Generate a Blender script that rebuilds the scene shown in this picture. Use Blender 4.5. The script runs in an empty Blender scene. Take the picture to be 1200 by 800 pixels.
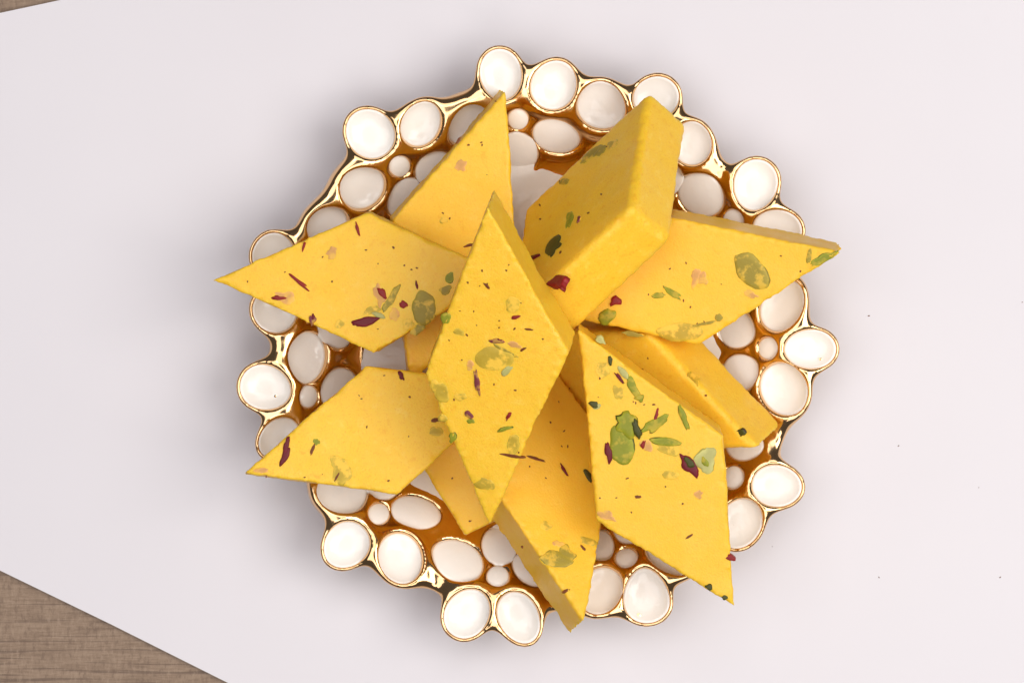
import bpy, bmesh, math, random
import numpy as np
from mathutils import Vector, Matrix, noise
random.seed(7)
rng = np.random.default_rng(7)
SC = bpy.context.scene
COL = SC.collection

# ------------------------------------------------------------------ camera
D = 0.75                         # camera height above the paper (m)
PPM = 5000.0                     # photo pixels per metre at paper height
cam = bpy.data.cameras.new('camera'); camo = bpy.data.objects.new('camera', cam)
COL.objects.link(camo); SC.camera = camo
camo.location = (0, 0, D); camo.rotation_euler = (0, 0, 0)
cam.sensor_width = 36; cam.lens = 36 * D / (1200 / PPM)
cam.clip_start = 0.01; cam.clip_end = 50

# ------------------------------------------------------------------ world and lamps
w = bpy.data.worlds.new('World'); SC.world = w; w.use_nodes = True
bg = w.node_tree.nodes['Background']; bg.inputs[0].default_value = (0.96, 0.94, 1.0, 1); bg.inputs[1].default_value = 0.09

def area(name, loc, target, size, power, col=(1, 1, 1)):
    l = bpy.data.lights.new(name, 'AREA'); l.shape = 'RECTANGLE'; l.size = size[0]; l.size_y = size[1]
    l.energy = power; l.color = col
    o = bpy.data.objects.new(name, l); COL.objects.link(o); o.location = loc
    o.rotation_euler = (Vector(target) - Vector(loc)).to_track_quat('-Z', 'Y').to_euler()
    o['kind'] = 'structure'
    return o
area('key_lamp', (0.58, 0.0, 0.84), (0.02, 0, 0.02), (0.62, 0.62), 6.5, (1, 0.97, 0.94))
area('left_lamp', (-0.36, 0.0, 1.05), (0, 0, 0.02), (0.7, 0.7), 3.6, (0.985, 0.965, 1.0))
area('back_lamp', (0.05, 0.42, 1.00), (0, 0, 0.02), (0.6, 0.5), 2.1, (1, 0.975, 0.98))
area('front_lamp', (0.10, -0.46, 1.00), (0, 0, 0.02), (0.6, 0.5), 2.8, (1, 0.975, 0.96))
SC.view_settings.view_transform = 'Standard'; SC.view_settings.look = 'None'
SC.view_settings.gamma = 1; SC.view_settings.exposure = 0.0; SC.view_settings.use_curve_mapping = False
SC.render.engine = 'CYCLES'

# ------------------------------------------------------------------ helpers
def P(px, py, z):
    """photo pixel at height z (m) -> point"""
    s = (D - z) / D / PPM
    return Vector(((px - 600) * s, (400 - py) * s, z))

def link(name, mesh, mat=None, parent=None, **props):
    o = bpy.data.objects.new(name, mesh); COL.objects.link(o)
    if mat: mesh.materials.clear(); mesh.materials.append(mat)
    if parent: o.parent = parent
    for k, v in props.items(): o[k] = v
    return o

def empty(name, loc, label, cat, group=None):
    o = bpy.data.objects.new(name, None); COL.objects.link(o); o.location = loc
    o.empty_display_size = 0.01
    o['label'] = label; o['category'] = cat
    if group: o['group'] = group
    return o

class NT:
    def __init__(self, name):
        self.m = bpy.data.materials.new(name); self.m.use_nodes = True
        self.t = self.m.node_tree; self.b = self.t.nodes['Principled BSDF']
        self.out = self.t.nodes['Material Output']
    def n(self, typ, **kw):
        nd = self.t.nodes.new(typ)
        for k, v in kw.items():
            if k in nd.inputs.keys(): nd.inputs[k].default_value = v
            else: setattr(nd, k, v)
        return nd
    def l(self, a, b): self.t.links.new(a, b)
    def noise(self, scale, detail=4, rough=.55, vec=None, dist=0):
        nd = self.n('ShaderNodeTexNoise', Scale=scale, Detail=detail, Roughness=rough, Distortion=dist)
        if vec is None: vec = self.coord()
        self.l(vec, nd.inputs['Vector']); return nd.outputs['Fac']
    def coord(self):
        if not hasattr(self, 'tc'): self.tc = self.n('ShaderNodeTexCoord')
        return self.tc.outputs['Object']
    def ramp(self, fac, stops):
        r = self.n('ShaderNodeValToRGB'); e = r.color_ramp.elements
        while len(e) < len(stops): e.new(0.5)
        for el, (p, c) in zip(e, stops):
            el.position = p; el.color = (*c, 1) if len(c) == 3 else c
        self.l(fac, r.inputs['Fac']); return r.outputs['Color']
    def mix(self, fac, a, b, blend='MIX'):
        m = self.n('ShaderNodeMix', data_type='RGBA', blend_type=blend)
        for s, v in ((m.inputs['Factor'], fac), (m.inputs['A'] if 0 else m.inputs[6], a), (m.inputs[7], b)):
            if hasattr(v, 'links') or hasattr(v, 'is_linked'): self.l(v, s)
            elif isinstance(v, (int, float)): s.default_value = v
            else: s.default_value = (*v, 1)
        return m.outputs[2]
    def bump(self, fac, strength, dist):
        bp = self.n('ShaderNodeBump', Strength=strength, Distance=dist)
        self.l(fac, bp.inputs['Height']); self.l(bp.outputs['Normal'], self.b.inputs['Normal']); return bp
    def set(self, **kw):
        for k, v in kw.items():
            k = k.replace('_', ' ')
            s = self.b.inputs[k]
            if hasattr(v, 'is_linked'): self.l(v, s)
            elif isinstance(v, tuple) and len(v) == 3 and s.type == 'RGBA': s.default_value = (*v, 1)
            else: s.default_value = v
        return self

# ------------------------------------------------------------------ materials
def mat_barfi():
    m = NT('barfi')
    big = m.noise(45, 3); fine = m.noise(2400, 3, .6); mid = m.noise(420, 5, .65)
    vor = m.n('ShaderNodeTexVoronoi', Scale=520.0); m.l(m.coord(), vor.inputs['Vector'])
    c = m.ramp(big, [(0.3, (0.915, 0.545, 0.032)), (0.7, (0.94, 0.585, 0.042))])
    c = m.mix(m.ramp(mid, [(0.55, (0, 0, 0)), (0.70, (.75, .75, .75))]), c, (0.95, 0.63, 0.085))
    c = m.mix(m.ramp(mid, [(0.30, (.8, .8, .8)), (0.42, (0, 0, 0))]), c, (0.86, 0.44, 0.022))
    c = m.mix(m.ramp(fine, [(0.32, (.7, .7, .7)), (0.45, (0, 0, 0))]), c, (0.84, 0.42, 0.020))
    oi = m.n('ShaderNodeObjectInfo'); c = m.mix(m.ramp(oi.outputs['Random'], [(0.0, (0, 0, 0)), (1.0, (.55, .55, .55))]), c, (0.91, 0.52, 0.030))
    m.set(Base_Color=c, Roughness=m.ramp(m.noise(110, 4, .6), [(0.35, (.30,) * 3), (0.65, (.55,) * 3)]), Subsurface_Weight=0.32, Subsurface_Radius=(1.0, 0.40, 0.05), Subsurface_Scale=0.0030)
    m.b.inputs['Specular IOR Level'].default_value = 0.36
    pit = m.n('ShaderNodeMapRange'); pit.inputs['From Min'].default_value = 0.0; pit.inputs['From Max'].default_value = 0.22; m.l(vor.outputs['Distance'], pit.inputs['Value'])
    mx = m.n('ShaderNodeMath', operation='ADD'); m.l(fine, mx.inputs[0]); m.l(mid, mx.inputs[1])
    mx2 = m.n('ShaderNodeMath', operation='MULTIPLY_ADD'); m.l(pit.outputs[0], mx2.inputs[0]); mx2.inputs[1].default_value = 0.45; m.l(mx.outputs[0], mx2.inputs[2])
    m.bump(mx2.outputs[0], 0.22, 0.0004)
    return m.m
def mat_gold():
    m = NT('gold_plate')
    n1 = m.noise(120, 3)
    c = m.ramp(n1, [(0.3, (0.75, 0.465, 0.215)), (0.7, (0.84, 0.55, 0.285))])
    m.set(Base_Color=c, Metallic=1.0, Roughness=m.ramp(m.noise(250, 3), [(0.3, (.09,) * 3), (0.75, (.17,) * 3)]))
    m.bump(m.noise(140, 2), 0.10, 0.0008)
    return m.m
def mat_enamel():
    m = NT('ivory_enamel')
    c = m.ramp(m.noise(70, 4), [(0.3, (0.89, 0.855, 0.795)), (0.7, (0.92, 0.89, 0.84))])
    c = m.mix(m.ramp(m.noise(700, 3, .7), [(0.20, (1, 1, 1)), (0.25, (0, 0, 0))]), c, (0.6, 0.5, 0.38))
    m.set(Base_Color=c, Roughness=m.ramp(m.noise(90, 3), [(0.3, (.10,) * 3), (0.7, (.22,) * 3)]))
    m.b.inputs['Specular IOR Level'].default_value = 0.45
    m.bump(m.noise(190, 3), 0.2, 0.0012)
    return m.m
def mat_paper():
    m = NT('white_paper')
    c = m.ramp(m.noise(9, 3), [(0.3, (0.715, 0.682, 0.705)), (0.7, (0.74, 0.708, 0.730))])
    c = m.mix(m.ramp(m.noise(34, 2), [(0.24, (1, 1, 1)), (0.32, (0, 0, 0))]), c, (0.67, 0.64, 0.66))
    m.set(Base_Color=c, Roughness=0.42); m.b.inputs['Specular IOR Level'].default_value = 0.3
    m.bump(m.noise(14, 2), 0.12, 0.003)
    return m.m
def mat_wood():
    m = NT('wood_laminate')
    mp = m.n('ShaderNodeMapping'); mp.inputs['Rotation'].default_value = (0, 0, math.radians(-4)); mp.inputs['Scale'].default_value = (1, 10, 1)
    m.l(m.coord(), mp.inputs[0]); v = mp.outputs[0]
    g = m.noise(110, 7, .75, v, 0.3)
    c = m.ramp(g, [(0.28, (0.14, 0.086, 0.051)), (0.42, (0.22, 0.141, 0.086)), (0.55, (0.27, 0.18, 0.114)), (0.75, (0.32, 0.222, 0.146))])
    mp2 = m.n('ShaderNodeMapping'); mp2.inputs['Rotation'].default_value = (0, 0, math.radians(-5)); mp2.inputs['Scale'].default_value = (0.6, 24, 1)
    m.l(m.coord(), mp2.inputs[0])
    g2 = m.noise(42, 5, .6, mp2.outputs[0], 0.4)
    c = m.mix(m.ramp(g2, [(0.385, (.75, .75, .75)), (0.44, (0, 0, 0))]), c, (0.12, 0.070, 0.043))
    mp3 = m.n('ShaderNodeMapping'); mp3.inputs['Scale'].default_value = (2.6, 1, 1); m.l(m.coord(), mp3.inputs[0])
    g3 = m.noise(420, 4, .7, mp3.outputs[0])
    c = m.mix(m.ramp(g3, [(0.52, (0, 0, 0)), (0.70, (0.4,) * 3)]), c, (0.40, 0.285, 0.195))
    c = m.mix(m.ramp(g3, [(0.32, (0.6,) * 3), (0.46, (0, 0, 0))]), c, (0.135, 0.078, 0.047))
    m.set(Base_Color=c, Roughness=0.5); m.bump(g, 0.2, 0.0006)
    return m.m
def mat_inclusion(name, inner, rim, coat=0.0, soft=False, sat=0.42):
    m = NT(name)
    at = m.n('ShaderNodeAttribute'); at.attribute_name = 'rim'
    nz = m.noise(420, 4, .6)
    ad = m.n('ShaderNodeMath', operation='MULTIPLY_ADD'); ad.inputs[1].default_value = 0.5; m.l(nz, ad.inputs[0]); m.l(at.outputs['Fac'], ad.inputs[2])
    c = m.ramp(ad.outputs[0], [(0.30, tuple(x * 0.72 for x in inner)), (0.70, inner), (0.90, rim), (1.0, (0.90, 0.55, 0.04) if soft else rim)])
    if coat: c = m.mix(m.ramp(m.noise(330, 3, .6), [(0.50, (0, 0, 0)), (0.60, (coat,) * 3)]), c, (0.91, 0.56, 0.06))
    m.set(Base_Color=c, Roughness=sat)
    m.b.inputs['Specular IOR Level'].default_value = 0.25
    m.bump(m.noise(600, 4), 0.3, 0.0005)
    return m.m
BARFI, GOLD, ENAM, PAPER, WOOD = mat_barfi(), mat_gold(), mat_enamel(), mat_paper(), mat_wood()
INC = {
    'g': mat_inclusion('pistachio_green', (0.34, 0.35, 0.022), (0.065, 0.085, 0.010), .3),
    'o': mat_inclusion('pistachio_olive', (0.44, 0.33, 0.040), (0.17, 0.145, 0.022), .6, True),
    'p': mat_inclusion('pistachio_pale', (0.68, 0.46, 0.045), (0.42, 0.31, 0.03), .9, True),
    'w': mat_inclusion('pistachio_cream', (0.62, 0.58, 0.20), (0.42, 0.38, 0.08)),
    'd': mat_inclusion('pistachio_dark', (0.085, 0.085, 0.016), (0.045, 0.025, 0.014)),
    'm': mat_inclusion('petal_maroon', (0.19, 0.012, 0.020), (0.10, 0.008, 0.014)),
    'r': mat_inclusion('petal_red', (0.33, 0.020, 0.018), (0.22, 0.014, 0.012)),
    'k': mat_inclusion('petal_pink', (0.86, 0.44, 0.13), (0.90, 0.52, 0.06), .5, True),
    'v': mat_inclusion('petal_purple', (0.24, 0.050, 0.060), (0.42, 0.16, 0.05), .4, True),
    's': mat_inclusion('spice_brown', (0.22, 0.060, 0.012), (0.45, 0.18, 0.018)),
}

# ------------------------------------------------------------------ table and paper
def sheet(name, pts, z, thick, mat, cuts=0, **props):
    bm = bmesh.new(); vs = [bm.verts.new((x, y, z)) for x, y in pts]
    f = bm.faces.new(vs); f.normal_update()
    if f.normal.z < 0: f.normal_flip()
    r = bmesh.ops.extrude_face_region(bm, geom=[f])
    for v in [g for g in r['geom'] if isinstance(g, bmesh.types.BMVert)]: v.co.z -= 0
    for v in vs: v.co.z -= thick
    bmesh.ops.recalc_face_normals(bm, faces=bm.faces)
    me = bpy.data.meshes.new(name); bm.to_mesh(me); bm.free()
    return link(name, me, mat, None, **props)
sheet('table_top', [(-.45, -.35), (.45, -.35), (.45, .35), (-.45, .35)], -0.0016, 0.02, WOOD, kind='structure')
def xy(px, py): p = P(px, py, 0); return (p.x, p.y)
paper_pts = [xy(-560, 394), xy(-170, 52), xy(0, 15.5), xy(70, 0.5), xy(1500, -310), xy(1900, -300), xy(1900, 1600), xy(270, 801), xy(130, 731), xy(0, 668)]
paper = sheet('paper_sheet', paper_pts, 0.0, 0.0004, PAPER,
              label='large plain white paper sheet lying on the wooden table under the bowl', category='paper')

# ------------------------------------------------------------------ bowl
BC = P(630, 408, 0.025)                       # bowl axis
RR = np.linspace(0, 80, 801)
def sst(a, b, x): t = np.clip((x - a) / (b - a), 0, 1); return t * t * (3 - 2 * t)
SL = 0.66 * sst(38, 46, RR) * (1 - 0.80 * sst(53, 63, RR))
ZZ = 4.2 + np.concatenate([[0], np.cumsum((SL[1:] + SL[:-1]) / 2) * (RR[1] - RR[0])])
zprof = lambda r: np.interp(r, RR, ZZ)
sprof = lambda r: np.interp(r, RR, SL)
# (px, py, semi-axis 1, semi-axis 2, angle of axis 1 in degrees clockwise from image right, egg factor)
OV = [
 (434,157,29.5,27,45,0), (493,145,27,21.5,-55,.08), (549,146,27,20,-40,0), (587,88,29.5,24,80,.05),
 (424,219,27,23,-35,.06), (383,264,25,20,-40,0), (320,298,25,23,-40,0), (322,364,26,24.5,60,0),
 (358,419,30,21.5,95,.05), (311.5,454,29.5,25.5,18,.08), (327,513,26,20,-45,0), (396,455,24,20,-55,0),
 (391,386,23,18,55,0), (400,577,29,24,15,0), (447,568,20,17,20,0), (406,638,28,25,-45,0),
 (469,654,29.5,24.5,65,.05), (487,601,29,18,14,.05), (535.5,657,31,22,28,0), (585,640,22,20,70,0),
 (547.5,718,29.5,25,-55,.05), (608,723,31,23,62,0), (622,667,23,17,35,0), (704,692,28,24,-50,0),
 (757,697,31.5,26,-96,.20), (786,650,29,21,28,0), (737,622,17,15,20,0), (705,640,18,14,80,0),
 (910,569,28.5,24,5,.05), (867,613,30,24,-60,0), (873,521,21,18,0,0), (919,456,31,26,70,.06),
 (869,436,21,20.5,45,0), (949,409,29.5,22.5,0,-.05), (917,358,31,23,-65,0), (864,386,21,20.5,60,0),
 (885,217,29.5,25,100,.07), (911,269,28,22.5,15,0), (822,228,28,23,40,.06), (811,168,25,22,80,0),
 (768.5,115,26.5,24,-10,0), (705,124,28.5,26,30,0), (649,100,28.5,26,-60,.05), (652,159,27.5,18.5,14,.05),
 (608,177,23,20.5,60,0), (508,197,23,18,-40,0), (474,232,25,18,-60,0),
 (868,305,22,19,50,0), (822,280,22,19,20,0), (718,196,22,18,20,0), (781,206,22,19,70,0),
 (415,320,23,18,60,0), (383,499,22,18,60,0), (822,586,22,18,40,0), (826,541,21,18,-20,0)]
DOT = [(467,193.5,12,12), (359.5,464.5,10.5,12.5), (442.5,603,12,12), (583,676.6,12.5,12), (735,655.6,12.5,11.5),
 (861,560,11.5,13), (902.5,408,11.7,12.7), (861,257,12,12), (607,138.5,11.5,11.5), (752,162,12,12), (368,318,12,12)]
ALL = [(x, y, a, b, an, g or random.uniform(-.09, .09), 0) for x, y, a, b, an, g in OV] + [(x, y, a, b, 0, 0, 1) for x, y, a, b in DOT]

def place_oval(o):
    px, py, a, b, an, g, dot = o
    z = 0.02
    for _ in range(12):
        p = P(px, py, z); dx, dy = (p.x - BC.x) * 1000, (p.y - BC.y) * 1000
        r = math.hypot(dx, dy); z = float(zprof(r)) / 1000
    s = (D - z) / D / PPM * 1000
    sl = float(sprof(r))
    nrm = np.array([-sl * dx / r, -sl * dy / r, 1.0]); nrm /= np.linalg.norm(nrm)
    t = math.radians(-an)
    e1 = np.array([math.cos(t), math.sin(t)]); e2 = np.array([-math.sin(t), math.cos(t)])
    return dict(c=np.array([dx, dy, z * 1000]), n=nrm, e1=e1, e2=e2, a=a * s, b=b * s, g=g, dot=dot, r=r, px=px, py=py)
PODS = [place_oval(o) for o in ALL]

def cav_profile(pod, rho):
    dep = 1.55 if pod['r'] > 53 else 0.7
    top = 0.35 if pod['r'] > 53 else 0.10
    if pod['dot']: return 1.15 - 0.45 * rho ** 2.5
    if pod['r'] <= 53: return 0.78 - 0.34 * rho ** 2.4     # the wall's ovals are slightly domed          # dots bulge a little
    return top - dep + dep * 0.9 * rho ** 3.0

H = 0.31
gx = np.arange(-74, 74, H, dtype=np.float32); gz = np.arange(-1.4, 27, H, dtype=np.float32)
X, Y = np.meshgrid(gx, gx, indexing='ij'); R2 = np.sqrt(X * X + Y * Y)
zp = zprof(R2).astype(np.float32); cs = (1 / np.sqrt(1 + sprof(R2) ** 2)).astype(np.float32)
F = np.empty((len(gx), len(gx), len(gz)), np.float32)
for k, z in enumerate(gz):
    re_ = 1.1 + 0.9 * sst(50, 56, R2)
    d1 = np.abs(z - (zp - 1.5 - 1.2 * sst(50, 57, R2))) * cs - 0.6
    q1 = R2 - 58.6
    d1 = np.sqrt(np.maximum(d1, 0) ** 2 + np.maximum(q1, 0) ** 2) + np.minimum(np.maximum(d1, q1), 0) - re_
    qx = np.abs(R2 - 38) - 2.2; qz = abs(z - 1.0) - 1.0
    d2 = np.sqrt(np.maximum(qx, 0) ** 2 + max(qz, 0) ** 2) + np.minimum(np.maximum(qx, qz), 0) - 0.3
    h = np.clip(0.5 + 0.5 * (d2 - d1) / 3, 0, 1)
    F[:, :, k] = d2 * (1 - h) + d1 * h - 3 * h * (1 - h)

def local(pod, pad):
    c = pod['c']; m = max(pod['a'], pod['b']) + pad
    i0, i1 = np.searchsorted(gx, [c[0] - m, c[0] + m]); j0, j1 = np.searchsorted(gx, [c[1] - m, c[1] + m])
    k0, k1 = np.searchsorted(gz, [c[2] - m - 4, c[2] + m])
    sl = (slice(i0, i1), slice(j0, j1), slice(k0, k1))
    x, y, z = np.meshgrid(gx[i0:i1] - c[0], gx[j0:j1] - c[1], gz[k0:k1] - c[2], indexing='ij')
    n = pod['n']; w_ = x * n[0] + y * n[1] + z * n[2]
    tx = x - w_ * n[0]; ty = y - w_ * n[1]
    u = (tx * pod['e1'][0] + ty * pod['e1'][1]); v = (tx * pod['e2'][0] + ty * pod['e2'][1])
    return sl, u, v, w_
def rho_of(pod, u, v, grow=0.0):
    a, b = np.maximum(pod['a'] + grow, .6), np.maximum(pod['b'] + grow, .6)
    return np.sqrt((u / a) ** 2 + (v / (b * (1 - pod['g'] * np.clip(u / a, -1.3, 1.3)))) ** 2), np.minimum(a, b)
for pod in PODS:
    outer = pod['r'] > 53 and not pod['dot']
    lip = 1.28 if outer else 0.75
    hh = 2.7 if outer else 1.8
    if pod['dot']: hh, lip = 1.5, 0.55
    top = 0.75 if outer else (0.62 if pod['dot'] else 0.5)
    sl, u, v, w_ = local(pod, 7)
    tap = np.minimum(0, 0.30 * (w_ - top)) if outer else 0.0
    rho, mn = rho_of(pod, u, v, lip + tap)
    rd = 1.25 if outer else 0.6
    q1 = (rho - 1) * mn + rd; q2 = np.abs(w_ - (top - hh)) - hh + rd
    d = np.sqrt(np.maximum(q1, 0) ** 2 + np.maximum(q2, 0) ** 2) + np.minimum(np.maximum(q1, q2), 0) - rd
    k = 4.6 if outer else 1.8
    f = F[sl]; h = np.clip(0.5 + 0.5 * (d - f) / k, 0, 1)
    F[sl] = d * (1 - h) + f * h - k * h * (1 - h)
for pod in PODS:
    sl, u, v, w_ = local(pod, 2)
    rho, mn = rho_of(pod, u, v, 0.0)
    d = np.maximum((rho - 1) * mn, cav_profile(pod, np.minimum(rho, 1.0)) - 0.45 - w_)
    d = np.maximum(d, w_ - 6)
    k = 0.8; f = F[sl]; d = -d
    h = np.clip(0.5 + 0.5 * (d - f) / k, 0, 1)
    F[sl] = f * (1 - h) + d * h + k * h * (1 - h)

def surface_nets(F, ox, oz, h):
    inside = F < 0
    nx, ny, nz = F.shape
    cnt = np.zeros((nx - 1, ny - 1, nz - 1), np.uint8)
    cor = [(i, j, k) for i in (0, 1) for j in (0, 1) for k in (0, 1)]
    S = lambda A, c: A[c[0]:nx - 1 + c[0], c[1]:ny - 1 + c[1], c[2]:nz - 1 + c[2]]
    for c in cor: cnt += S(inside, c)
    cells = np.argwhere((cnt > 0) & (cnt < 8))
    idx = -np.ones(cnt.shape, np.int32); idx[tuple(cells.T)] = np.arange(len(cells))
    acc = np.zeros((len(cells), 3), np.float64); num = np.zeros(len(cells))
    for a in cor:
        for ax in range(3):
            if a[ax]: continue
            b = list(a); b[ax] = 1
            fa = F[cells[:, 0] + a[0], cells[:, 1] + a[1], cells[:, 2] + a[2]]
            fb = F[cells[:, 0] + b[0], cells[:, 1] + b[1], cells[:, 2] + b[2]]
            m = (fa < 0) != (fb < 0)
            t = np.where(m, fa / np.where(m, fa - fb, 1), 0)
            p = np.tile(np.array(a, float), (len(cells), 1)); p[:, ax] += t
            acc[m] += p[m]; num[m] += 1
    V = (cells + acc / num[:, None]) * h + np.array([ox, ox, oz])
    quads = []
    for ax in range(3):
        o1, o2 = [(1, 2), (2, 0), (0, 1)][ax]
        sa = [slice(None)] * 3; sb = [slice(None)] * 3
        sa[ax] = slice(0, -1); sb[ax] = slice(1, None)
        A, B = inside[tuple(sa)], inside[tuple(sb)]
        e = np.argwhere(A != B)
        ok = (e[:, o1] > 0) & (e[:, o2] > 0) & (e[:, o1] < F.shape[o1] - 1) & (e[:, o2] < F.shape[o2] - 1)
        e = e[ok]; flip = A[tuple(e.T)]
        q = []
        for s1, s2 in ((-1, -1), (0, -1), (0, 0), (-1, 0)):
            c = e.copy(); c[:, o1] += s1; c[:, o2] += s2; q.append(idx[tuple(c.T)])
        q = np.stack(q, 1); q[~flip] = q[~flip][:, ::-1]
        quads.append(q)
    return V, np.concatenate(quads)
V, Q = surface_nets(F, gx[0], gz[0], H)
del F
E = np.concatenate([Q[:, [i, (i + 1) % 4]] for i in range(4)])
for it in range(4):
    s = np.zeros_like(V); n_ = np.zeros(len(V))
    for ax in range(3): s[:, ax] = np.bincount(E[:, 0], V[E[:, 1], ax], len(V)) + np.bincount(E[:, 1], V[E[:, 0], ax], len(V))
    n_ = np.bincount(E[:, 0], minlength=len(V)) + np.bincount(E[:, 1], minlength=len(V))
    V = V + 0.5 * (s / n_[:, None] - V)

bowl = empty('serving_bowl', (BC.x, BC.y, 0.0002 - float(V[:, 2].min()) / 1000), 'round gold bowl with flower clusters of ivory enamel ovals, holding the yellow sweets', 'bowl')
me = bpy.data.meshes.new('gold_shell')
me.vertices.add(len(V)); me.vertices.foreach_set('co', (V / 1000).astype(np.float32).ravel())
me.loops.add(Q.size); me.loops.foreach_set('vertex_index', Q.astype(np.int32).ravel())
me.polygons.add(len(Q)); me.polygons.foreach_set('loop_start', np.arange(0, Q.size, 4, dtype=np.int32))
me.update(calc_edges=True); me.validate(); me.shade_smooth()
link('gold_shell', me, GOLD, bowl)

def disc(pod, rings=9, seg=40):
    c, n, e1, e2, a, b, g = (pod[k] for k in ('c', 'n', 'e1', 'e2', 'a', 'b', 'g'))
    lift = lambda q: np.array([q[0], q[1], -(n[0] * q[0] + n[1] * q[1]) / n[2]])
    E1, E2 = lift(e1), lift(e2)
    vs = [c + n * cav_profile(pod, 0.0)]; fs = []
    prof = [(i / rings, cav_profile(pod, i / rings)) for i in range(1, rings + 1)]
    prof = [(r * 1.012, w_) for r, w_ in prof] + [(1.03, prof[-1][1] - 0.8)]
    for rr, w_ in prof:
        for s in range(seg):
            t = 2 * math.pi * s / seg
            u = rr * math.cos(t); v = rr * math.sin(t) * (1 - g * math.cos(t))
            vs.append(c + E1 * (u * a) + E2 * (v * b) + n * w_)
    for s in range(seg): fs.append((0, 1 + s, 1 + (s + 1) % seg))
    for i in range(len(prof) - 1):
        o0, o1 = 1 + i * seg, 1 + (i + 1) * seg
        for s in range(seg): fs.append((o0 + s, o1 + s, o1 + (s + 1) % seg, o0 + (s + 1) % seg))
    m = bpy.data.meshes.new('enamel'); m.from_pydata([tuple(v / 1000) for v in vs], [], fs); m.shade_smooth()
    return m
for pod in PODS:
    link('enamel_dot' if pod['dot'] else 'enamel_oval', disc(pod), ENAM, bowl)
# enamelled floor of the bowl
seg, rings = 120, 14
vs = [(0, 0, 4.82)]; fs = []
rad = [42.3 * i / rings for i in range(1, rings + 1)]
for i, r in enumerate(rad):
    for s in range(seg):
        t = 2 * math.pi * s / seg
        wob = 1 + (0.028 * math.cos(11 * t + 0.2) + 0.012 * math.cos(3 * t)) * (r / 42.3) ** 2
        rr_ = r * wob
        vs.append((rr_ * math.cos(t), rr_ * math.sin(t), float(zprof(rr_)) + 0.62 - 0.42 * (r / 42.3) ** 8))
for s in range(seg): fs.append((0, 1 + s, 1 + (s + 1) % seg))
for i in range(rings - 1):
    o0, o1 = 1 + i * seg, 1 + (i + 1) * seg
    for s in range(seg): fs.append((o0 + s, o1 + s, o1 + (s + 1) % seg, o0 + (s + 1) % seg))
m = bpy.data.meshes.new('enamel_floor'); m.from_pydata([(x / 1000, y / 1000, z / 1000) for x, y, z in vs], [], fs); m.shade_smooth()
link('enamel_floor', m, ENAM, bowl)
# chips where the enamel has broken through to the metal
def chip(px, py, size):
    pod = min(PODS, key=lambda q: math.hypot(q['px'] - px, q['py'] - py))
    z = pod['c'][2] / 1000; p = P(px, py, z); q = np.array([(p.x - BC.x) * 1000, (p.y - BC.y) * 1000, pod['c'][2]])
    off = q - pod['c']; off[2] = -(pod['n'][0] * off[0] + pod['n'][1] * off[1]) / pod['n'][2]
    u = off[:2] @ pod['e1']; v = off[:2] @ pod['e2']
    rho = min(float(rho_of(pod, np.array(u), np.array(v))[0]), 1)
    c = pod['c'] + off + pod['n'] * (cav_profile(pod, rho) + 0.05)
    vs = [c + pod['n'] * 0.1]; N = 10
    for i in range(N):
        t = 2 * math.pi * i / N; rr_ = size * random.uniform(.6, 1.2)
        vs.append(c + np.array([math.cos(t) * rr_, math.sin(t) * rr_, 0]))
    m = bpy.data.meshes.new('enamel_chip'); m.from_pydata([tuple(v / 1000) for v in vs], [], [(0, 1 + i, 1 + (i + 1) % N) for i in range(N)])
    link('enamel_chip', m, GOLD, bowl)
chip(748.5, 720, .55); chip(961, 421, .45); chip(323, 464, .3)

# ------------------------------------------------------------------ sweets
TH = 0.0128
def plane_pt(px, py, p0, n):
    cpos = Vector((0, 0, D)); d = P(px, py, 0) - cpos
    t = (p0 - cpos).dot(n) / d.dot(n)
    return cpos + d * t

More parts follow.
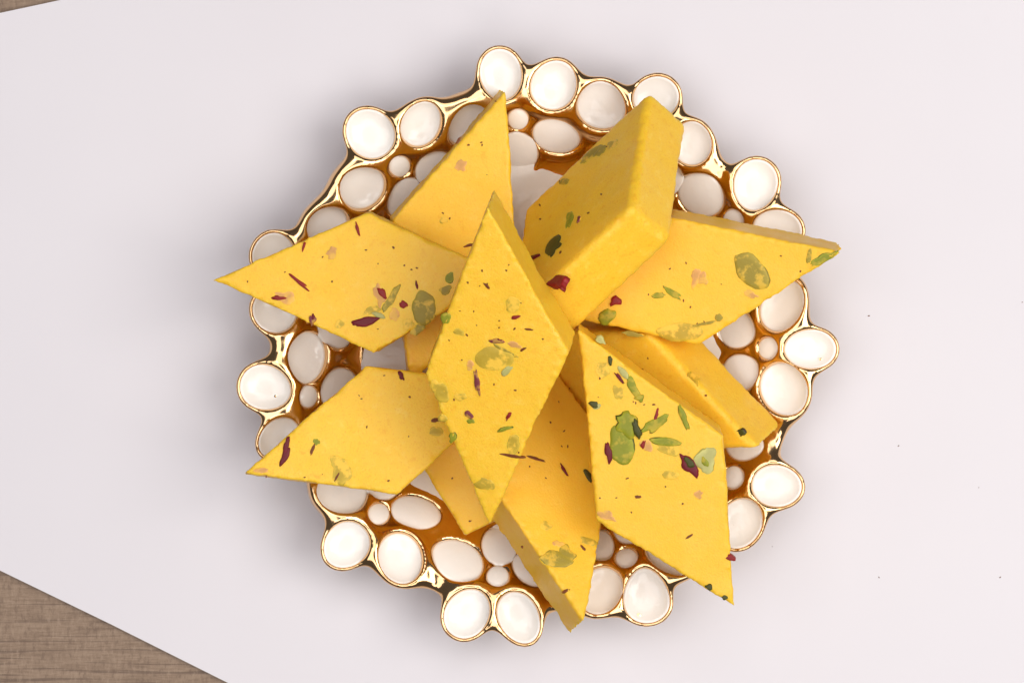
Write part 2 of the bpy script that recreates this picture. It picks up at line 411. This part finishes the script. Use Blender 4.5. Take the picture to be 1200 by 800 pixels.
def make_sweet(spec):
    pts, zs = spec['face'], spec['z']          # zs for the first three corners, the fourth follows from the plane
    thick = spec.get('t', TH)
    c = [P(*pts[i], (zs[i] + spec.get('dz', -8)) / 1000) for i in range(3)]
    n = (c[1] - c[0]).cross(c[2] - c[0]).normalized()
    if n.z < 0: n = -n
    cor = c + [plane_pt(*pts[3], c[0], n)]
    back = [p - n * thick for p in cor]
    cen = sum(cor, Vector()) / 4
    base = Vector((cen.x, cen.y, min(p.z for p in back)))
    root = empty('barfi_sweet', base, spec['label'], 'sweet', 'diamond cut yellow sweets piled in the bowl')
    bm = bmesh.new()
    a = [bm.verts.new(p - base) for p in cor]; b = [bm.verts.new(p - base) for p in back]
    bm.faces.new(a); bm.faces.new(b[::-1])
    for i in range(4): j = (i + 1) % 4; bm.faces.new((a[j], a[i], b[i], b[j]))
    bmesh.ops.recalc_face_normals(bm, faces=bm.faces)
    tmp = bpy.data.meshes.new('tmp'); bm.to_mesh(tmp); bm.free()
    ob = bpy.data.objects.new('tmp', tmp); COL.objects.link(ob)
    md = ob.modifiers.new('b', 'BEVEL'); md.width = spec.get('bev', 0.0003); md.segments = 3; md.limit_method = 'NONE'
    md = ob.modifiers.new('r', 'REMESH'); md.mode = 'VOXEL'; md.voxel_size = 0.00052
    dg = bpy.context.evaluated_depsgraph_get()
    body = bpy.data.meshes.new_from_object(ob.evaluated_get(dg)); bpy.data.objects.remove(ob)
    body.name = 'sweet_body'
    N = len(body.vertices); co = np.empty(N * 3, np.float32); body.vertices.foreach_get('co', co); co = co.reshape(-1, 3)
    nn = np.empty(N * 3, np.float32); body.vertices.foreach_get('normal', nn); nn = nn.reshape(-1, 3)
    # distance to the nearest prism edge: the cut edges crumble, the faces stay nearly flat
    segs = [(cor[i] - base, cor[(i + 1) % 4] - base) for i in range(4)] + [(back[i] - base, back[(i + 1) % 4] - base) for i in range(4)] + [(cor[i] - base, back[i] - base) for i in range(4)]
    dist = np.full(N, 1.0)
    for s0, s1 in segs:
        s0 = np.array(s0); dv = np.array(s1) - s0; t = np.clip(((co - s0) @ dv) / (dv @ dv), 0, 1)
        dist = np.minimum(dist, np.linalg.norm(co - s0 - t[:, None] * dv, axis=1))
    edge = np.exp(-(dist / 0.0013) ** 2)
    seedv = Vector((random.random() * 50, random.random() * 50, 0))
    disp = np.empty(N)
    for i in range(N):
        p = Vector(co[i]); q = p * 1000
        l = noise.noise(q * 0.05 + seedv) * 0.00042 + noise.noise(q * 0.22 + seedv) * 0.00010
        s = noise.noise(q * 0.9 + seedv); s2 = noise.noise(q * 0.35 + seedv * 2)
        disp[i] = l + edge[i] * (0.00026 * s + 0.00045 * min(s2 + 0.05, 0.12))
    co = co + nn * disp[:, None].astype(np.float32)
    body.vertices.foreach_set('co', co.ravel()); body.update(); body.shade_smooth()
    link('sweet_body', body, BARFI, root)
    # inclusions pressed into the cut face
    def face_height(p):                        # actual surface height over the ideal face plane near p
        dd = np.linalg.norm(co - np.array(p), axis=1); i = int(dd.argmin())
        return float((co[i] - np.array(p)) @ np.array(n)) if dd[i] < 0.0016 else -0.0001
    u0 = (cor[1] - cor[0]).normalized(); v0 = n.cross(u0)
    def blob(px, py, aa, bb, ang, irr=0.22, proud=0.00022, npt=16, offn=None, base_pt=None):
        s = (D - cen.z) / D / PPM
        t = math.radians(-ang)
        d1 = Vector((math.cos(t), math.sin(t), 0)); d2 = Vector((-math.sin(t), math.cos(t), 0))
        tp = lambda dvec: dvec - Vector((0, 0, 1)) * (dvec.dot(n) / n.z)
        d1, d2 = tp(d1) * aa * s, tp(d2) * bb * s
        ctr = plane_pt(px, py, cor[0], n) - base
        ph = random.random() * 99
        out, rimk = [], []
        for i in range(npt):
            th = 2 * math.pi * i / npt
            r = 1 + irr * 1.6 * noise.noise(Vector((math.cos(th) * 1.3 + ph, math.sin(th) * 1.3, ph))) + irr * 0.45 * noise.noise(Vector((math.cos(th) * 4 + ph, math.sin(th) * 4, ph)))
            out.append((math.cos(th) * r, math.sin(th) * r)); rimk.append(min(1, max(0.1, 0.55 + 1.1 * noise.noise(Vector((math.cos(th) * .9 + ph * 2, math.sin(th) * .9, ph))))))
        fh = face_height(ctr)
        vs, fs, rim = [ctr + n * (fh + proud)], [], [0.0]
        lay = [(0.45, 1.0, 0.10), (0.78, 0.9, 0.42), (0.93, 0.55, 0.8), (1.0, -0.3, 1.0), (1.0, -3.0, 1.0)]
        for rr_, hh, rv in lay:
            for (x, y), rk in zip(out, rimk):
                p = ctr + d1 * (x * rr_) + d2 * (y * rr_)
                f = face_height(p) if rr_ > .9 else fh
                f = max(min(f, fh + .00015), fh - .00025)
                vs.append(p + n * (f + proud * hh)); rim.append(rv * rk)
        for i in range(npt): fs.append((0, 1 + i, 1 + (i + 1) % npt))
        for k in range(len(lay) - 1):
            o0, o1 = 1 + k * npt, 1 + (k + 1) * npt
            for i in range(npt): fs.append((o0 + i, o1 + i, o1 + (i + 1) % npt, o0 + (i + 1) % npt))
        return vs, fs, rim
    def build(name, vs, fs, rim, mat, **kw):
        m = bpy.data.meshes.new(name); m.from_pydata([tuple(v) for v in vs], [], fs); m.shade_smooth()
        at = m.attributes.new('rim', 'FLOAT', 'POINT'); at.data.foreach_set('value', rim)
        return link(name, m, mat, root, **kw)
    NAMES = {'g': 'pistachio_sliver', 'o': 'pistachio_sliver', 'p': 'pistachio_sliver', 'w': 'pistachio_sliver', 'd': 'pistachio_skin',
             'm': 'rose_petal', 'r': 'rose_petal', 'k': 'rose_petal', 'v': 'rose_petal', 's': 'spice_fleck'}
    for it in spec['inc']:
        kind, px, py, aa, bb, ang = it[:6]
        irr = 0.38 if kind in 'mrv' else (0.42 if kind == 'k' else 0.32)
        if aa >= 20 and kind in 'gop': irr = 0.13
        pr = {'p': .00007, 'k': .00007, 'o': .00014, 's': .00010}.get(kind, .00036)
        if len(it) > 6: pr = it[6] / 1000
        build(NAMES[kind], *blob(px, py, aa, bb, ang, irr, pr, 28 if aa > 9 else 14), INC[kind])
    # tiny spice specks, far too small to pick apart
    vs, fs, rim = [], [], []
    def addspeck(px, py, a_, b_, an):
        v, f, r = blob(px, py, a_, b_, an, 0.4, 0.00006, 7); o = len(vs)
        vs.extend(v); fs.extend(tuple(i + o for i in q) for q in f); rim.extend(r)
    for px, py in spec['specks']: addspeck(px, py, random.uniform(1.2, 2.1), random.uniform(0.8, 1.3), random.uniform(0, 180))
    Wt = [Vector((*p, 0)) for p in pts]
    for _ in range(spec.get('rand', 26) // 6):
        u, v = random.uniform(.06, .94), random.uniform(.06, .94)
        p = (Wt[0] * (1 - u) + Wt[1] * u) * (1 - v) + (Wt[3] * (1 - u) + Wt[2] * u) * v
        addspeck(p.x, p.y, random.uniform(0.7, 1.5), random.uniform(0.5, 0.9), random.uniform(0, 180))
    build('spice_specks', vs, fs, rim, INC['s'], kind='stuff')
    # crumbs torn from the cut edges
    return root

SW = [
 dict(label='sweet with squarish hidden end, mostly buried on the bowl floor under the central diamond',
      face=[(545,627),(640,580),(577,474),(481,521)], z=[22.5,22.5,22.5], t=0.0115, inc=[], specks=[(551,610),(530,560)], rand=6),
 dict(label='plain upright leaning sweet whose narrow tip touches the top rim, nearly without nuts',
      face=[(592,107),(460,257),(481,455),(605,292)], z=[35.5,35,31],
      inc=[('k',540,195,7,8,40), ('s',537,165,5,1.6,-60), ('s',553,287,9,2,-12), ('p',520,258,5,4,0)], specks=[(549,170),(564,167),(581,119),(519,250),(527,256),(565,170)], rand=18),
 dict(label='half shaded wedge-like sweet with a bare bright side, tucked between two nut-studded ones',
      face=[(889,527),(713,527),(592,390),(760,389)], t=0.0155, z=[37.5,20,18.5], bev=0.0015,
      inc=[('d',867,508,5,5,0,.1), ('p',812,445,8,6,40)], specks=[(759,420),(753,433),(826,464),(800,500)], rand=10),
 dict(label='sweet with bare shaded upper half and one olive sliver near its pointed end',
      face=[(684,727),(578,572),(628,397),(721,531)], dz=-11, z=[44,39,25],
      inc=[('o',652,655,20,9,10), ('o',664,650,11,10,60), ('p',690,634,10,5,20), ('s',683,641,5,1.8,40), ('s',663,692,4,1.8,-20), ('m',661,551,8,1.6,58), ('d',689,557,8,4,55), ('s',627,537,12,2,18), ('p',640,615,7,5,20), ('k',655,637,7,4,0)],
      specks=[(661,505),(665,523),(658,523),(645,495),(612,640),(640,560)], rand=20),
 dict(label='smooth sweet with one long dark maroon petal shred near its sharp tip',
      face=[(287,554),(429,428),(606,452),(466,579)], dz=-11.5, z=[44,40.5,38],
      inc=[('m',336,520,11,3.2,100), ('m',334,534,11,4.5,112), ('s',366,527,7,2,108), ('g',371,518,4,4,0,.08), ('m',470,440,6,3,60), ('s',395,558,6,1.4,-62), ('p',398,548,18,11,70), ('p',512,505,9,6,0), ('s',511,492,6,2.5,-10), ('k',308,551,9,4,0)],
      specks=[(424,467),(455,563),(480,465),(312,558),(357,559),(450,440),(430,500)], rand=20),
 dict(label='sweet jutting left past the rim with magenta petals and embedded pistachio slices',
      face=[(248,328),(430,249),(590,322),(438,414)], dz=-10, z=[44,45.5,46],
      inc=[('m',428,377,18,5,-9), ('k',445,347,13,6,75), ('r',448,344,8,4,60), ('r',351,331,13,2.2,38), ('k',334,348,13,7,8), ('r',327,349,9,3,8), ('v',366,374,6,4,100), ('m',367,372,4,2.4,90), ('r',419,269,8,1.8,74), ('r',356,288,6,1.6,-75), ('k',389,296,6,8,20), ('r',473,357,4.5,4,20), ('m',488,333,5,1.6,80),
           ('o',497,361,21,14,88), ('o',459,349,17,5,-58), ('o',490,386,10,5,-25,.1), ('w',444,369,9,3,20), ('g',527,326,5,7,20,.1), ('o',522,340,8,5,-20), ('p',478,380,8,7,0), ('p',398,380,6,5,0), ('k',462,368,8,7,0), ('p',436,363,10,5,-20)],
      specks=[(474,311),(389,330),(461,290),(429,293),(290,330),(378,301),(482,316),(489,314)], rand=24),
 dict(label='sweet jutting right past the rim with a large rounded olive pistachio slice near its tip',
      face=[(986,296),(787,255),(622,361),(818,404)], dz=-11, z=[47,45,38],
      inc=[('o',881,317,27,16,42,.2), ('g',788,343,14,3.5,35,.15), ('g',772,346,8,4,-5,.1), ('p',797,389,27,12,-3,.1), ('o',948,300,3,9,6), ('g',966,303,16,5,-22,.1), ('r',721,352,8,6,-10,.6), ('g',711,371,12,9,-40,.5), ('k',815,324,5,13,8), ('k',824,325,6,9,5), ('o',826,379,14,2,-12), ('o',742,392,12,3,8), ('o',842,372,5,4,0), ('k',880,345,9,4,20)],
      specks=[(785,315),(804,308),(817,379),(820,380),(801,352),(809,360),(938,318),(915,300),(760,345)], rand=22),
 dict(label='steeply tilted thick sweet with broad bright sides and a red petal scrap at its foot',
      face=[(761,106),(612,244),(598,376),(740,244)], z=[38,27,51], t=0.0132, bev=0.0015,
      inc=[('o',694,180,18,5,-36,.1), ('o',703,178,9,5,-50), ('p',718,170,8,5,-40), ('g',667,258,11,4,-78,.08), ('d',650,288,14,7.5,-58,.2), ('r',652,328,11,9,35,.4), ('m',626,301,8,2.2,-18), ('o',661,213,6,4,0), ('v',679,257,5,1.5,-70)],
      specks=[(711,172),(705,228),(632,240),(632,256),(657,296),(655,212),(690,250)], rand=16),
 dict(label='nut-studded sweet with a green pistachio half and a dark maroon petal scrap',
      face=[(677,385),(700,611),(861,711),(847,511)], dz=-10, z=[55,48,45],
      inc=[('g',728,522,26,15,84,.25), ('m',713,530,12,4,80,.45), ('g',735,497,15,13,60,.6), ('d',745,500,13,5,70,.85), ('g',768,497,17,6.5,-32,.25), ('g',801,489,14,3.5,68,.35), ('g',742,453,18,5,58,.3), ('w',731,437,9,4,50), ('m',726,443,9,2,52,.4), ('d',715,423,8,2.4,85), ('g',750,466,6,5,40,.4), ('g',780,517,20,5,5,.3), ('p',788,526,18,7,12), ('k',758,521,9,7,40), ('r',754,520,6,3,-70),
           ('m',808,545,16,7,48,.35), ('d',808,541,8,4.5,50,.55), ('w',828,538,12,16,10,.35), ('g',826,541,7,4,60,.5), ('p',785,556,10,5,0), ('d',696,474,6,4,30,.3), ('w',700,476,5,4,0,.2), ('s',748,582,5,2,-5), ('s',808,628,5,1.4,-35), ('r',857,654,6,3.5,15,.5), ('r',769,487,8,2.2,-78,.2), ('p',706,433,8,10,0), ('p',724,460,6,9,0), ('k',712,604,13,5,20), ('k',819,579,5,5,0), ('d',831,687,5,4,40,.4), ('d',849,700,4,3,10,.4), ('w',703,398,7,4,40)],
      specks=[(745,472),(755,474),(766,474),(703,443),(740,600),(703,583),(735,560),(800,590),(780,570)], rand=26),
 dict(label='topmost central diamond with a pale embedded pistachio slice at its middle',
      face=[(571,241),(497,437),(573,616),(666,413)], dz=-6, z=[73,58,47],
      inc=[('p',580,420,24,14,8,.08), ('o',592,411,15,2,28,.08), ('v',559,447,15,3.2,80), ('m',559,450,7,1.5,80), ('v',583,399,9,3.2,5), ('m',585,399,5,2,5), ('v',549,485,6,4,40), ('g',552,493,5,3,0,.1), ('r',596,487,6,2.2,-60), ('g',592,502,10,2.2,-14), ('g',531,512,5,7,10,.06), ('p',601,521,8,11,10), ('s',602,534,14,2,8), ('p',570,567,12,8,0), ('p',515,457,9,17,-25), ('g',523,373,6,7,0,.08), ('r',604,372,4.5,2.4,-15), ('p',600,357,9,8,30), ('s',620,386,5,1.3,8), ('s',613,409,4,1.6,-30), ('s',570,335,6,1.6,45), ('k',551,428,5,6,0), ('w',594,434,8,4,-35), ('p',519,490,6,5,0), ('p',538,390,8,4,20), ('p',540,465,7,5,0), ('k',603,404,9,3,20)],
      specks=[(555,365),(585,376),(636,397),(541,422),(526,399),(565,317),(571,333),(593,317),(548,331),(579,450),(604,457),(532,468),(585,384),(547,393),(608,530),(603,385)], rand=34),
]
for sp in SW: make_sweet(sp)

# lint and dust on the paper
def lint(pts):
    vs, fs = [], []
    for px, py, s in pts:
        p = P(px, py, 0); o = len(vs); N = 6
        vs.append((p.x, p.y, 0.00022))
        an = random.random() * 3
        for i in range(N):
            t = 2 * math.pi * i / N; x = math.cos(t) * s * 1.6e-4 * random.uniform(.8, 1.6); y = math.sin(t) * s * 0.9e-4
            vs.append((p.x + x * math.cos(an) - y * math.sin(an), p.y + x * math.sin(an) + y * math.cos(an), 0.00006))
        fs += [(o, o + 1 + i, o + 1 + (i + 1) % N) for i in range(N)]
    m = bpy.data.meshes.new('dust_specks'); m.from_pydata(vs, [], fs)
    link('dust_specks', m, INC['s'], paper, kind='stuff')
lint([(1018, 370, 1.6), (1053, 522, 1.4), (1030, 676, 1.3), (1172, 676, 1.4), (1147, 571, .8), (1198, 354, 1.0), (905, 640, .7)])
